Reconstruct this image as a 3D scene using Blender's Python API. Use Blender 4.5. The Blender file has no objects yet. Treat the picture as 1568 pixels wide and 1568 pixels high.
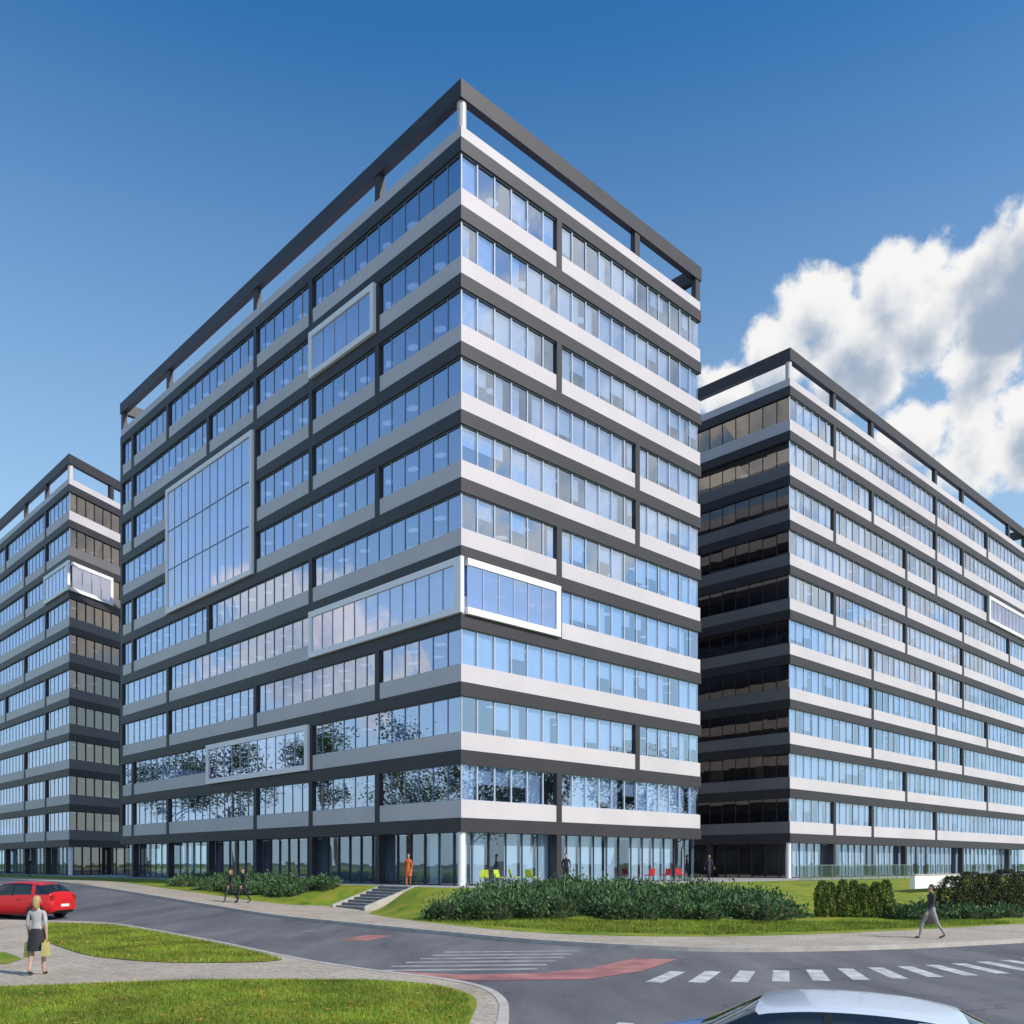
import bpy, bmesh, math, random
import numpy as np
from mathutils import Vector, Matrix
from mathutils.bvhtree import BVHTree
random.seed(7); np.random.seed(7)
scene=bpy.context.scene
scene.view_settings.view_transform='Standard'
scene.view_settings.look='None'
scene.view_settings.exposure=0
# ---------------------------------------------------------------- frame of reference
LD=Vector((-0.693,0.7207)); LD.normalize()
RD=Vector((0.7207,0.693)); RD.normalize()
C0=Vector((-2.69,47.93))
GB=1.30
def ab(a,b):
    p=C0+LD*a+RD*b
    return (p.x,p.y)
RA=[-3,0,3,10,18,26,30,34]; RZ=[0,.03,.13,.42,.76,1.06,1.13,1.15]
def base(x,y):
    a=(Vector((x,y))-C0).dot(LD)
    return float(np.interp(a,RA,RZ))
# ---------------------------------------------------------------- materials
def newmat(name):
    m=bpy.data.materials.new(name); m.use_nodes=True
    nt=m.node_tree
    return m,nt,nt.nodes['Principled BSDF']
def mat(name,col,rough=.6,metal=0,var=.15,scale=3,bump=0,bscale=40,spec=.5,coat=0):
    m,nt,p=newmat(name)
    p.inputs['Roughness'].default_value=rough
    p.inputs['Metallic'].default_value=metal
    p.inputs['Specular IOR Level'].default_value=spec
    p.inputs['Coat Weight'].default_value=coat
    tc=nt.nodes.new('ShaderNodeTexCoord')
    n=nt.nodes.new('ShaderNodeTexNoise'); n.inputs['Scale'].default_value=scale; n.inputs['Detail'].default_value=6
    nt.links.new(tc.outputs['Object'],n.inputs['Vector'])
    r=nt.nodes.new('ShaderNodeValToRGB')
    r.color_ramp.elements[0].position=.3; r.color_ramp.elements[1].position=.7
    r.color_ramp.elements[0].color=(*[c*(1-var) for c in col],1)
    r.color_ramp.elements[1].color=(*[min(1,c*(1+var)) for c in col],1)
    nt.links.new(n.outputs['Fac'],r.inputs['Fac'])
    nt.links.new(r.outputs['Color'],p.inputs['Base Color'])
    if bump:
        n2=nt.nodes.new('ShaderNodeTexNoise'); n2.inputs['Scale'].default_value=bscale; n2.inputs['Detail'].default_value=4
        nt.links.new(tc.outputs['Object'],n2.inputs['Vector'])
        b=nt.nodes.new('ShaderNodeBump'); b.inputs['Strength'].default_value=bump; b.inputs['Distance'].default_value=.02
        nt.links.new(n2.outputs['Fac'],b.inputs['Height']); nt.links.new(b.outputs['Normal'],p.inputs['Normal'])
    return m
def glassmat(name,gcol,tcol,lo,hi,rough=.015):
    m=bpy.data.materials.new(name); m.use_nodes=True; nt=m.node_tree
    for n in list(nt.nodes): nt.nodes.remove(n)
    out=nt.nodes.new('ShaderNodeOutputMaterial'); mix=nt.nodes.new('ShaderNodeMixShader')
    g=nt.nodes.new('ShaderNodeBsdfGlossy'); g.inputs['Color'].default_value=(*gcol,1); g.inputs['Roughness'].default_value=rough
    t=nt.nodes.new('ShaderNodeBsdfTransparent'); t.inputs['Color'].default_value=(*tcol,1)
    lw=nt.nodes.new('ShaderNodeLayerWeight'); lw.inputs['Blend'].default_value=.3
    mr=nt.nodes.new('ShaderNodeMapRange'); mr.inputs['To Min'].default_value=lo; mr.inputs['To Max'].default_value=hi
    nt.links.new(lw.outputs['Facing'],mr.inputs['Value']); nt.links.new(mr.outputs['Result'],mix.inputs['Fac'])
    nt.links.new(t.outputs[0],mix.inputs[1]); nt.links.new(g.outputs[0],mix.inputs[2]); nt.links.new(mix.outputs[0],out.inputs['Surface'])
    return m
def emat(name,col,s):
    m,nt,p=newmat(name)
    p.inputs['Base Color'].default_value=(*col,1)
    p.inputs['Emission Color'].default_value=(*col,1); p.inputs['Emission Strength'].default_value=s
    try: m.cycles.emission_sampling='NONE'
    except Exception: pass
    return m
def leafmat(name,c1,c2,c3,lo=.6,hi=1.4,sc=1.3):
    m,nt,p=newmat(name)
    p.inputs['Roughness'].default_value=.6; p.inputs['Specular IOR Level'].default_value=.25
    g=nt.nodes.new('ShaderNodeNewGeometry')
    r=nt.nodes.new('ShaderNodeValToRGB')
    r.color_ramp.elements[0].color=(*c1,1); r.color_ramp.elements[1].color=(*c3,1)
    e=r.color_ramp.elements.new(.55); e.color=(*c2,1)
    nt.links.new(g.outputs['Random Per Island'],r.inputs['Fac'])
    tc=nt.nodes.new('ShaderNodeTexCoord'); n=nt.nodes.new('ShaderNodeTexNoise'); n.inputs['Scale'].default_value=sc; n.inputs['Detail'].default_value=3
    nt.links.new(tc.outputs['Object'],n.inputs['Vector'])
    mp=nt.nodes.new('ShaderNodeMapRange'); mp.inputs['From Min'].default_value=.3; mp.inputs['From Max'].default_value=.7; mp.inputs['To Min'].default_value=lo; mp.inputs['To Max'].default_value=hi
    nt.links.new(n.outputs['Fac'],mp.inputs['Value'])
    vm=nt.nodes.new('ShaderNodeVectorMath'); vm.operation='SCALE'
    nt.links.new(r.outputs['Color'],vm.inputs[0]); nt.links.new(mp.outputs['Result'],vm.inputs['Scale'])
    nt.links.new(vm.outputs[0],p.inputs['Base Color'])
    return m
M={}
M['dark']=mat('anthracite_cladding',(.036,.033,.038),.5,0,.12,.4)
M['white']=mat('white_cladding',(.60,.56,.58),.45,0,.06,.25)
M['white_shaded']=mat('white_cladding_shaded',(.17,.165,.17),.5,0,.1,.25)  # white spandrels with the deep shade put into a darker colour
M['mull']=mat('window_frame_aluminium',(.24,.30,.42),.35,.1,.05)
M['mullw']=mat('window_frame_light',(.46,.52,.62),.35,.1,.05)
M['frame']=mat('white_window_surround',(.92,.91,.94),.35,0,.02)
M['blind']=mat('window_blind',(.62,.70,.83),.8,0,.10,.7)
M['slab']=mat('interior_ceiling',(.46,.49,.62),.8,0,.05)
M['core']=mat('interior_wall',(.38,.41,.55),.8,0,.3,.5)
M['lamp']=emat('ceiling_lamp_light',(.85,.9,1.0),.5)
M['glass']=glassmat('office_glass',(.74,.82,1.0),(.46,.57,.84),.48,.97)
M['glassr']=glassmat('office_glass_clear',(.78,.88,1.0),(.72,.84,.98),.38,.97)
M['glassd']=glassmat('brown_reflection_glass',(.60,.54,.48),(.42,.36,.30),.34,.8)  # brown reflection of neighbouring facades put into the glass tint
M['fglass']=glassmat('feature_glass',(.84,.86,1.0),(.45,.50,.90),.58,.97)
M['gglass']=glassmat('lobby_glass',(.8,.9,1.0),(.76,.86,.90),.16,.8)
M['roof']=mat('roof_membrane',(.3,.3,.3),.9)
M['kerb']=mat('kerb_concrete',(.48,.44,.39),.85,0,.15,2,.3)
M['stair']=mat('stair_granite',(.20,.20,.20),.8,0,.2,3)
M['skin']=mat('skin',(.55,.33,.24),.5,0,.05)
M['paint']=mat('road_paint',(.52,.52,.51),.7,0,.35,2.5,.2)
M['oldpaint']=mat('worn_road_paint',(.34,.33,.33),.7,0,.35,2.0,.2)
M['redpaint']=mat('red_cycle_surface',(.38,.16,.145),.8,0,.35,1.2,.2)
M['steel']=mat('steel_rail',(.5,.5,.52),.3,.9,.05)
M['bark']=mat('bark',(.09,.065,.045),.9,0,.3,6,.6)
def ground_mat(name,cols,scale,fine,bump,rough=.9,brick=None,lo=.3,hi=.68,streak=False):
    m,nt,p=newmat(name); p.inputs['Roughness'].default_value=rough; p.inputs['Specular IOR Level'].default_value=.25
    tc=nt.nodes.new('ShaderNodeTexCoord')
    n=nt.nodes.new('ShaderNodeTexNoise'); n.inputs['Scale'].default_value=scale; n.inputs['Detail'].default_value=8; n.inputs['Roughness'].default_value=.62
    src=tc.outputs['Object']
    if streak:
        mg=nt.nodes.new('ShaderNodeMapping'); mg.inputs['Rotation'].default_value=(0,0,-.766); mg.inputs['Scale'].default_value=(1,.22,1)
        nt.links.new(src,mg.inputs['Vector']); src=mg.outputs[0]
    nt.links.new(src,n.inputs['Vector'])
    r=nt.nodes.new('ShaderNodeValToRGB'); els=r.color_ramp.elements
    els[0].position=lo; els[0].color=(*cols[0],1); els[1].position=hi; els[1].color=(*cols[-1],1)
    for i,c in enumerate(cols[1:-1]):
        e=els.new(lo+(hi-lo)*(i+1)/(len(cols)-1)); e.color=(*c,1)
    nt.links.new(n.outputs['Fac'],r.inputs['Fac'])
    n2=nt.nodes.new('ShaderNodeTexNoise'); n2.inputs['Scale'].default_value=fine; n2.inputs['Detail'].default_value=3
    nt.links.new(tc.outputs['Object'],n2.inputs['Vector'])
    mp=nt.nodes.new('ShaderNodeMapRange'); mp.inputs['From Min'].default_value=.3; mp.inputs['From Max'].default_value=.7; mp.inputs['To Min'].default_value=.75; mp.inputs['To Max'].default_value=1.25
    nt.links.new(n2.outputs['Fac'],mp.inputs['Value'])
    vm=nt.nodes.new('ShaderNodeVectorMath'); vm.operation='SCALE'
    nt.links.new(r.outputs['Color'],vm.inputs[0]); nt.links.new(mp.outputs['Result'],vm.inputs['Scale'])
    last=vm.outputs[0]
    if streak:
        vo=nt.nodes.new('ShaderNodeTexVoronoi'); vo.feature='DISTANCE_TO_EDGE'; vo.inputs['Scale'].default_value=.16
        nd=nt.nodes.new('ShaderNodeTexNoise'); nd.inputs['Scale'].default_value=1.5; nd.inputs['Detail'].default_value=5
        nt.links.new(tc.outputs['Object'],nd.inputs['Vector'])
        mx=nt.nodes.new('ShaderNodeVectorMath'); mx.operation='MULTIPLY_ADD'; nt.links.new(nd.outputs['Color'],mx.inputs[0]); mx.inputs[1].default_value=(1.6,1.6,0); nt.links.new(tc.outputs['Object'],mx.inputs[2])
        nt.links.new(mx.outputs[0],vo.inputs['Vector'])
        mc=nt.nodes.new('ShaderNodeMapRange'); mc.inputs['From Min'].default_value=0; mc.inputs['From Max'].default_value=.006; mc.inputs['To Min'].default_value=.62; mc.inputs['To Max'].default_value=1
        nt.links.new(vo.outputs['Distance'],mc.inputs['Value'])
        v2=nt.nodes.new('ShaderNodeVectorMath'); v2.operation='SCALE'; nt.links.new(last,v2.inputs[0]); nt.links.new(mc.outputs['Result'],v2.inputs['Scale']); last=v2.outputs[0]
    if brick:
        b=nt.nodes.new('ShaderNodeTexBrick'); b.inputs['Scale'].default_value=1
        b.inputs['Brick Width'].default_value=brick; b.inputs['Row Height'].default_value=brick/2; b.inputs['Mortar Size'].default_value=.008
        b.inputs['Color1'].default_value=(1,1,1,1); b.inputs['Color2'].default_value=(.9,.9,.9,1); b.inputs['Mortar'].default_value=(.65,.65,.65,1)
        mpg=nt.nodes.new('ShaderNodeMapping'); mpg.inputs['Rotation'].default_value=(0,0,.766)
        nt.links.new(tc.outputs['Object'],mpg.inputs['Vector']); nt.links.new(mpg.outputs[0],b.inputs['Vector'])
        mul=nt.nodes.new('ShaderNodeVectorMath'); mul.operation='MULTIPLY'
        nt.links.new(last,mul.inputs[0]); nt.links.new(b.outputs['Color'],mul.inputs[1]); last=mul.outputs[0]
    nt.links.new(last,p.inputs['Base Color'])
    bm=nt.nodes.new('ShaderNodeBump'); bm.inputs['Strength'].default_value=bump; bm.inputs['Distance'].default_value=.03
    nt.links.new(n2.outputs['Fac'],bm.inputs['Height']); nt.links.new(bm.outputs['Normal'],p.inputs['Normal'])
    return m
M['grass']=ground_mat('grass',[(.07,.14,.012),(.15,.23,.018),(.24,.27,.025),(.33,.25,.05)],.8,25,.8)
M['field']=ground_mat('field',[(.06,.10,.02),(.10,.14,.03)],.05,2,.3)
M['asphalt']=ground_mat('asphalt',[(.095,.096,.105),(.145,.145,.153),(.21,.205,.205)],.45,30,.35,.8,streak=True)
M['pave']=ground_mat('pavement',[(.40,.335,.26),(.52,.45,.36)],.5,12,.2,.85,.6)
M['plaza']=ground_mat('plaza_paving',[(.36,.35,.33),(.44,.43,.41)],.5,10,.2,.8,.8)
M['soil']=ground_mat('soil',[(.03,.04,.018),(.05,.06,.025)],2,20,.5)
M['shrub']=leafmat('shrub_leaves',(.035,.08,.035),(.075,.15,.055),(.14,.23,.085),.5,1.45,1.6)
M['conif']=leafmat('conifer_leaves',(.05,.085,.014),(.10,.155,.025),(.17,.22,.05))
M['hedge']=leafmat('hedge_leaves',(.022,.03,.014),(.045,.055,.022),(.08,.085,.035))
M['blade']=leafmat('grass_blades',(.08,.16,.012),(.17,.26,.022),(.34,.34,.05),.45,1.4,.7)
M['fallen']=leafmat('fallen_leaves',(.30,.12,.02),(.42,.24,.04),(.50,.36,.08))
M['tree']=leafmat('tree_leaves',(.02,.04,.01),(.04,.07,.015),(.07,.10,.02))
# ---------------------------------------------------------------- mesh builder
class MB:
    def __init__(s): s.v=[];s.f=[];s.m=[];s.mats=[]
    def mi(s,m):
        if m not in s.mats: s.mats.append(m)
        return s.mats.index(m)
    def face(s,pts,m):
        i=len(s.v); s.v+= [tuple(p) for p in pts]; s.f.append(tuple(range(i,i+len(pts)))); s.m.append(s.mi(m))
    def hexa(s,p,m):
        i=len(s.v); s.v+=[tuple(q) for q in p]; k=s.mi(m)
        for f in ((3,2,1,0),(4,5,6,7),(0,1,5,4),(1,2,6,5),(2,3,7,6),(3,0,4,7)):
            s.f.append(tuple(i+j for j in f)); s.m.append(k)
    def box(s,x0,x1,y0,y1,z0,z1,m):
        s.hexa([(x0,y0,z0),(x1,y0,z0),(x1,y1,z0),(x0,y1,z0),(x0,y0,z1),(x1,y0,z1),(x1,y1,z1),(x0,y1,z1)],m)
    def obj(s,name,parent=None,smooth=False,loc=None):
        me=bpy.data.meshes.new(name); me.from_pydata(s.v,[],s.f)
        for m in s.mats: me.materials.append(m)
        me.polygons.foreach_set('material_index',s.m)
        if smooth: me.polygons.foreach_set('use_smooth',[True]*len(s.f))
        me.update()
        o=bpy.data.objects.new(name,me); scene.collection.objects.link(o)
        if parent: o.parent=parent
        if loc: o.location=loc
        return o
def empty(name,loc=(0,0,0)):
    e=bpy.data.objects.new(name,None); e.empty_display_size=.2; e.location=loc; scene.collection.objects.link(e); return e
# ---------------------------------------------------------------- buildings
def offs(poly,d):
    n=len(poly); out=[]
    for i in range(n):
        p0=poly[i-1];p1=poly[i];p2=poly[(i+1)%n]
        e1=(p1-p0).normalized(); e2=(p2-p1).normalized()
        n1=Vector((e1.y,-e1.x)); n2=Vector((e2.y,-e2.x))
        a=p1+n1*d; b=p1+n2*d
        den=e1.x*e2.y-e1.y*e2.x
        t=((b.x-a.x)*e2.y-(b.y-a.y)*e2.x)/den
        out.append(a+e1*t)
    return out
def ring(mb,poly,do,di,z0,z1,m,inner=True):
    o=offs(poly,do); q=offs(poly,di); n=len(poly)
    for i in range(n):
        j=(i+1)%n; mm=m[i] if isinstance(m,list) else m
        mb.face([(*o[i],z0),(*o[j],z0),(*o[j],z1),(*o[i],z1)],mm)
        mb.face([(*o[i],z1),(*o[j],z1),(*q[j],z1),(*q[i],z1)],mm)
        mb.face([(*q[i],z0),(*q[j],z0),(*o[j],z0),(*o[i],z0)],mm)
        if inner: mb.face([(*q[j],z0),(*q[i],z0),(*q[i],z1),(*q[j],z1)],mm)
class Face:
    def __init__(s,o,d,n): s.o=o;s.d=d;s.n=n
    def p(s,u,n,z):
        q=s.o+s.d*u+s.n*n; return (q.x,q.y,z)
    def box(s,mb,u0,u1,n0,n1,z0,z1,m):
        mb.hexa([s.p(u0,n0,z0),s.p(u1,n0,z0),s.p(u1,n1,z0),s.p(u0,n1,z0),s.p(u0,n0,z1),s.p(u1,n0,z1),s.p(u1,n1,z1),s.p(u0,n1,z1)],m)
FLOORS=10
GN=-.17   # glass plane
def Zk(k): return GB+3.62+3.6*(k-1)
def building(name,corner,dl,dr,LL,LR,colL,colR,frL,frR,postL,postR,blindL,blindR,offL=7.55,offR=7.55,seed=1,gL='glass',gR='glassr',lampL=.8,lampR=.5,wmats=None):
    rnd=random.Random(seed)
    root=empty(name,(0,0,0))
    C=Vector(corner); R1=C+dr*LR; L1=C+dl*LL; B=R1+dl*LL
    poly=[C,R1,B,L1]
    cl=MB(); gl=MB(); it=MB(); mu=MB(); bl=MB(); fr=MB(); lm=MB()
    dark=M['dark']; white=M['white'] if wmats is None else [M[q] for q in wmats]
    for k in range(1,FLOORS+2):
        z=Zk(k)
        ring(cl,poly,0,-.55,z-.74,z,dark)
        h=.95 if k<=FLOORS else .63
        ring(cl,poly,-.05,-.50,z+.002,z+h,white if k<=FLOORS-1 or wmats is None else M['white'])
    ZT=Zk(FLOORS+1)
    ring(cl,poly,.02,-.42,ZT+2.08,ZT+3.03,dark)
    q=offs(poly,-.52); cl.face([(*p,ZT-.35) for p in q],M['roof'])
    for k in range(1,FLOORS+2):
        z=Zk(k); q=offs(poly,-.56)
        it.face([(*p,z-.70) for p in reversed(q)],M['slab'])
        it.face([(*p,z-.02) for p in q],M['core'])
    q=offs(poly,-5.5)
    for i in range(4):
        j=(i+1)%4
        it.face([(*q[i],GB),(*q[j],GB),(*q[j],ZT-.8),(*q[i],ZT-.8)],M['core'])
    q=offs(poly,-.3); it.face([(*p,GB+.03) for p in q],M['plaza'])
    for (i,j) in ((1,2),(2,3)):
        q=offs(poly,-.35)
        for k in range(1,FLOORS+1):
            z=Zk(k)+.95
            gl.face([(*q[i],z),(*q[j],z),(*q[j],z+1.91),(*q[i],z+1.91)],M['glass'])
        gl.face([(*q[i],GB),(*q[j],GB),(*q[j],GB+2.9),(*q[i],GB+2.9)],M['gglass'])
    for side in ('L','R'):
        if side=='L':
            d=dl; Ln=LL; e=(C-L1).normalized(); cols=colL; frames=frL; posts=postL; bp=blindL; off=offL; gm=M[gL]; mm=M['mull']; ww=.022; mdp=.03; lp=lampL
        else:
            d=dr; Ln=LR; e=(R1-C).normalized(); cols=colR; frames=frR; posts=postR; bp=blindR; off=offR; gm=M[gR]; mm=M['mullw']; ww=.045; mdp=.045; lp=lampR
        if (gm is M['glassd']): mm=M['dark']
        n=Vector((e.y,-e.x)); F=Face(C,d,n)
        E=[0.0]; u=off
        while u<Ln-.6: E.append(u); u+=7.35
        E.append(Ln)
        us0=-GN
        for k in range(1,FLOORS+1):
            z=Zk(k); zw0=z+.95; zw1=z+2.86
            for i in range(len(E)-1):
                a,b=E[i],E[i+1]; w=b-a; npn=max(1,round(w/1.225))
                dead=any(i>=f[0] and i<f[1] and k>=f[2] and k<=f[3] for f in frames)
                room_b=rnd.random()<.5
                for t in range(npn):
                    u0=a+w*t/npn; u1=a+w*(t+1)/npn
                    if u0<.01: u0=us0
                    if abs(u1-Ln)<.01: u1=Ln-us0
                    j=[rnd.uniform(-.005,.005) for _ in range(4)]
                    gl.face([F.p(u0,GN+j[0],zw0),F.p(u1,GN+j[1],zw0),F.p(u1,GN+j[2],zw1),F.p(u0,GN+j[3],zw1)],gm)
                    if u0>.5: F.box(mu,u0-ww,u0+ww,GN+.01,GN+.01+mdp,zw0+.002,zw1-.002,mm)
                    if not dead:
                        p=bp+(.12 if room_b else -.08)
                        if rnd.random()<p:
                            dz=rnd.choice([1.91,1.91,1.91,1.91,1.5,1.0])
                            uu0=u0+.03; uu1=u1-.03
                            rr=rnd.random()
                            if rr<.18: uu1=u0+(u1-u0)*.6
                            elif rr<.32: uu0=u0+(u1-u0)*.4
                            if uu0<.35: uu0=.35
                            bl.face([F.p(uu0,-.30,zw1-dz),F.p(uu1,-.30,zw1-dz),F.p(uu1,-.30,zw1),F.p(uu0,-.30,zw1)],M['blind'])
                F.box(mu,a+(us0 if i==0 else 0),b-(us0 if i==len(E)-2 else 0),GN+.008,GN+.04,zw0+.001,zw0+.035,mm)
                F.box(mu,a+(us0 if i==0 else 0),b-(us0 if i==len(E)-2 else 0),GN+.008,GN+.04,zw1-.035,zw1-.001,mm)
                nl=max(1,int(w/2.4))
                for t in range(nl):
                    uc=a+w*(t+.5)/nl
                    for dn in (-1.7,-3.6):
                        if uc< -dn+.3: continue
                        if rnd.random()<lp:
                            pts=[F.p(uc+.42*math.cos(q*math.pi/4),dn+.30*math.sin(q*math.pi/4),z+2.875) for q in range(8)]
                            lm.face(pts,M['lamp'])
            for c in cols.get(k,[]):
                if c<len(E)-1:
                    F.box(cl,E[c]-.21,E[c]+.21,-.5,-.003,z+.003,z+2.857,dark)
            if side=='L': F.box(cl,Ln-.42,Ln-.012,-.50,-.006,z+.003,z+2.857,dark)
        for f in frames:
            u0=E[f[0]]; u1=E[f[1]] if f[1]<len(E) else Ln
            z0=Zk(f[2])+.0; z1=Zk(f[3])+2.95
            wrap=(f[0]==0)
            if wrap: u0=-.2 if side=='L' else .32
            else: u0+=.08
            u1-=.08 if not (f[1]>=len(E)-1) else 0
            th=.36
            F.box(fr,u0,u1,-.04,.2,z0,z0+th,M['frame']); F.box(fr,u0,u1,-.04,.2,z1-th,z1,M['frame'])
            F.box(fr,u1-th,u1,-.04,.2,z0+th,z1-th,M['frame'])
            if not (wrap and side=='R'): F.box(fr,u0,u0+th+(.2 if wrap else 0),-.04,.2,z0+th,z1-th,M['frame'])
            ua=u0+(th if not (wrap and side=='R') else 0); ub=u1-th; nn=max(1,round((ub-ua)/1.225)); nz=max(1,round((z1-z0)/3.3)) if f[2]!=f[3] else 1
            for t in range(nn):
                for s_ in range(nz):
                    x0=ua+(ub-ua)*t/nn; x1=ua+(ub-ua)*(t+1)/nn; y0=z0+th+(z1-z0-2*th)*s_/nz; y1=z0+th+(z1-z0-2*th)*(s_+1)/nz
                    j=[rnd.uniform(-.004,.004) for _ in range(4)]
                    gl.face([F.p(x0,.12+j[0],y0),F.p(x1,.12+j[1],y0),F.p(x1,.12+j[2],y1),F.p(x0,.12+j[3],y1)],M['fglass'])
                    if t: F.box(mu,x0-.025,x0+.025,.13,.155,y0,y1,M['mullw'])
            for s_ in range(1,nz):
                y=z0+th+(z1-z0-2*th)*s_/nz
                F.box(mu,ua,ub,.132,.158,y-.03,y+.03,M['mull'])
        for c in posts:
            uc=E[c] if c<len(E)-1 else Ln-.35
            F.box(cl,uc-.25,uc+.25,-.40,-.04,ZT+.635,ZT+2.078,dark)
        zt=Zk(1)-.742
        for i in range(len(E)-1):
            a,b=E[i],E[i+1]; w=b-a; npn=max(1,round(w/1.225))
            for t in range(npn):
                u0=a+w*t/npn; u1=a+w*(t+1)/npn
                if u0<.01: u0=.62
                if abs(u1-Ln)<.01: u1=Ln-.62
                j=[rnd.uniform(-.004,.004) for _ in range(4)]
                gl.face([F.p(u0,-.62+j[0],GB+.05),F.p(u1,-.62+j[1],GB+.05),F.p(u1,-.62+j[2],zt),F.p(u0,-.62+j[3],zt)],M['gglass'] if gm is not M['glassd'] else gm)
                if u0>.7: F.box(mu,u0-.035,u0+.035,-.60,-.54,GB+.05,zt,M['dark'])
                if rnd.random()<(.8 if side=='R' else .2):
                    bl.face([F.p(u0+.12,-.85,GB+.1),F.p(u1-.12,-.85,GB+.1),F.p(u1-.12,-.85,zt),F.p(u0+.12,-.85,zt)],M['blind'])
            if i and (i%2==1 or side=='L'):
                F.box(cl,a-.2,a+.2,-.5,-.02,GB,zt,dark)
            for t in range(max(1,int(w/2.4))):
                uc=a+w*(t+.5)/max(1,int(w/2.4))
                if uc>3.2: lm.face([F.p(uc-.5,-3,zt+.03),F.p(uc+.5,-3,zt+.03),F.p(uc+.5,-2.8,zt+.03),F.p(uc-.5,-2.8,zt+.03)],M['lamp'])
        F.box(mu,.62,Ln-.62,-.63,-.55,GB+.002,GB+.05,M['dark'])
    def cyl(mb,x,y,r,z0,z1,m,n=16):
        pts=[(x+r*math.cos(2*math.pi*i/n),y+r*math.sin(2*math.pi*i/n)) for i in range(n)]
        for i in range(n):
            j=(i+1)%n; mb.face([(*pts[i],z0),(*pts[j],z0),(*pts[j],z1),(*pts[i],z1)],m)
    q=offs(poly,-.16)[0]
    for k in range(1,FLOORS+1):
        cyl(mu,q.x,q.y,.05,Zk(k)+.952,Zk(k)+2.858,M['mullw'],8)
    q=offs(poly,-.30)[0]
    cyl(cl,q.x,q.y,.2,GB,Zk(1)-.745,M['frame'])
    q=offs(poly,-.32)[0]
    cyl(cl,q.x,q.y,.25,ZT+.64,ZT+2.078,M['white'])
    cl.obj('cladding',root); gl.obj('glazing',root); it.obj('interior',root); mu.obj('window_frames',root); bl.obj('window_blinds',root)
    if fr.v: fr.obj('window_surrounds',root)
    lm.obj('ceiling_lamps',root)
    return root
colL={10:[2,3,5,6],9:[1,2,3,4,6],8:[1,2,3,5,6],7:[2,3,5],6:[1,3,5,6],5:[2,4,6],4:[2,5],3:[1,3,5],2:[2,4,6],1:[1,2,3,5,6]}
colR={10:[1],9:[],8:[1],7:[2],6:[2],5:[1],4:[1],3:[],2:[2],1:[1]}
building('office_building',C0,LD,RD,47.1,22.0,colL,colR,
   [(1,2,9,9),(3,5,6,8),(0,2,4,4),(2,4,2,2)],[(0,1,4,4)],[1,3,5,7],[2,3],.10,.85,7.6,7.6,1)
colR2={10:[1,4,6],9:[2,4,5],8:[1,3,4,6],7:[3,5,7],6:[1,3,5],5:[2,4,5],4:[2,4,6],3:[2,4,5],2:[3,6],1:[1,2,4]}
building('office_building',(22.35,72.93),LD,RD,32,57.8,{10:[],9:[]},colR2,[],[(6,8,8,8)],[2,4],[1,2,4,5,7,8],.03,.76,7.7,7.6,2,gL='glassd',lampL=.1,lampR=.3,wmats=['white','white','white','white_shaded'])
d3=Vector((.3154,.949)).normalized()
colL3={10:[1,3],9:[1,2],8:[1,2],7:[1],6:[2],5:[1,3],4:[1],3:[2],2:[1,2],1:[1,2]}
building('office_building',(-44.8,91.8),LD,d3,42,13.5,colL3,{},[(0,1,8,8)],[(0,1,8,8)],[1,2,4],[1,2],.10,.1,7.5,6.0,3,gR='glassd',lampL=.3,lampR=.1,wmats=['white_shaded','white','white','white'])
# ---------------------------------------------------------------- ground surfaces
def catmull(P,sub=6):
    out=[]; n=len(P)
    for i in range(n-1):
        p0=np.array(P[max(0,i-1)]);p1=np.array(P[i]);p2=np.array(P[i+1]);p3=np.array(P[min(n-1,i+2)])
        L=np.linalg.norm(p2-p1)
        def lim(t,L):
            l=np.linalg.norm(t); return t if l<=L*1.0 or l==0 else t*(L/l)
        m1=lim((p2-p0)/2,L); m2=lim((p3-p1)/2,L)
        for s in range(sub):
            t=s/sub; h=(2*t**3-3*t**2+1)*p1+(t**3-2*t**2+t)*m1+(-2*t**3+3*t**2)*p2+(t**3-t**2)*m2
            out.append(tuple(h))
    out.append(tuple(P[-1])); return out
def sheet(name,pts,off,m,parent=None,flat=None):
    bm=bmesh.new(); vs=[bm.verts.new((p[0],p[1],0)) for p in pts]
    f=bm.faces.new(vs)
    if flat is None:
        for a in RA:
            co=C0+LD*a
            g=bm.verts[:]+bm.edges[:]+bm.faces[:]
            bmesh.ops.bisect_plane(bm,geom=g,plane_co=(co.x,co.y,0),plane_no=(LD.x,LD.y,0))
    bmesh.ops.triangulate(bm,faces=bm.faces[:])
    bmesh.ops.recalc_face_normals(bm,faces=bm.faces[:])
    for v in bm.verts: v.co.z=(base(v.co.x,v.co.y)+off) if flat is None else flat
    bm.normal_update()
    if sum(f.normal.z for f in bm.faces)<0: bmesh.ops.reverse_faces(bm,faces=bm.faces[:])
    me=bpy.data.meshes.new(name); bm.to_mesh(me); bm.free(); me.materials.append(m)
    o=bpy.data.objects.new(name,me); scene.collection.objects.link(o)
    if parent: o.parent=parent
    return o
def kerb(name,pts,w,off,m,side=1):
    mb=MB(); n=len(pts); L=[];R=[]
    for i in range(n):
        p=Vector(pts[i]); t=(Vector(pts[min(n-1,i+1)])-Vector(pts[max(0,i-1)])).normalized(); nn=Vector((t.y,-t.x))*side
        L.append(p-nn*.01); R.append(p+nn*w)
    for i in range(n-1):
        z0=base(*pts[i]); z1=base(*pts[i+1])
        mb.hexa([(*L[i],z0-.05),(*L[i+1],z1-.05),(*R[i+1],z1-.05),(*R[i],z0-.05),(*L[i],z0+off),(*L[i+1],z1+off),(*R[i+1],z1+off),(*R[i],z0+off)],m)
    return mb.obj(name)
S=1800
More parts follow.
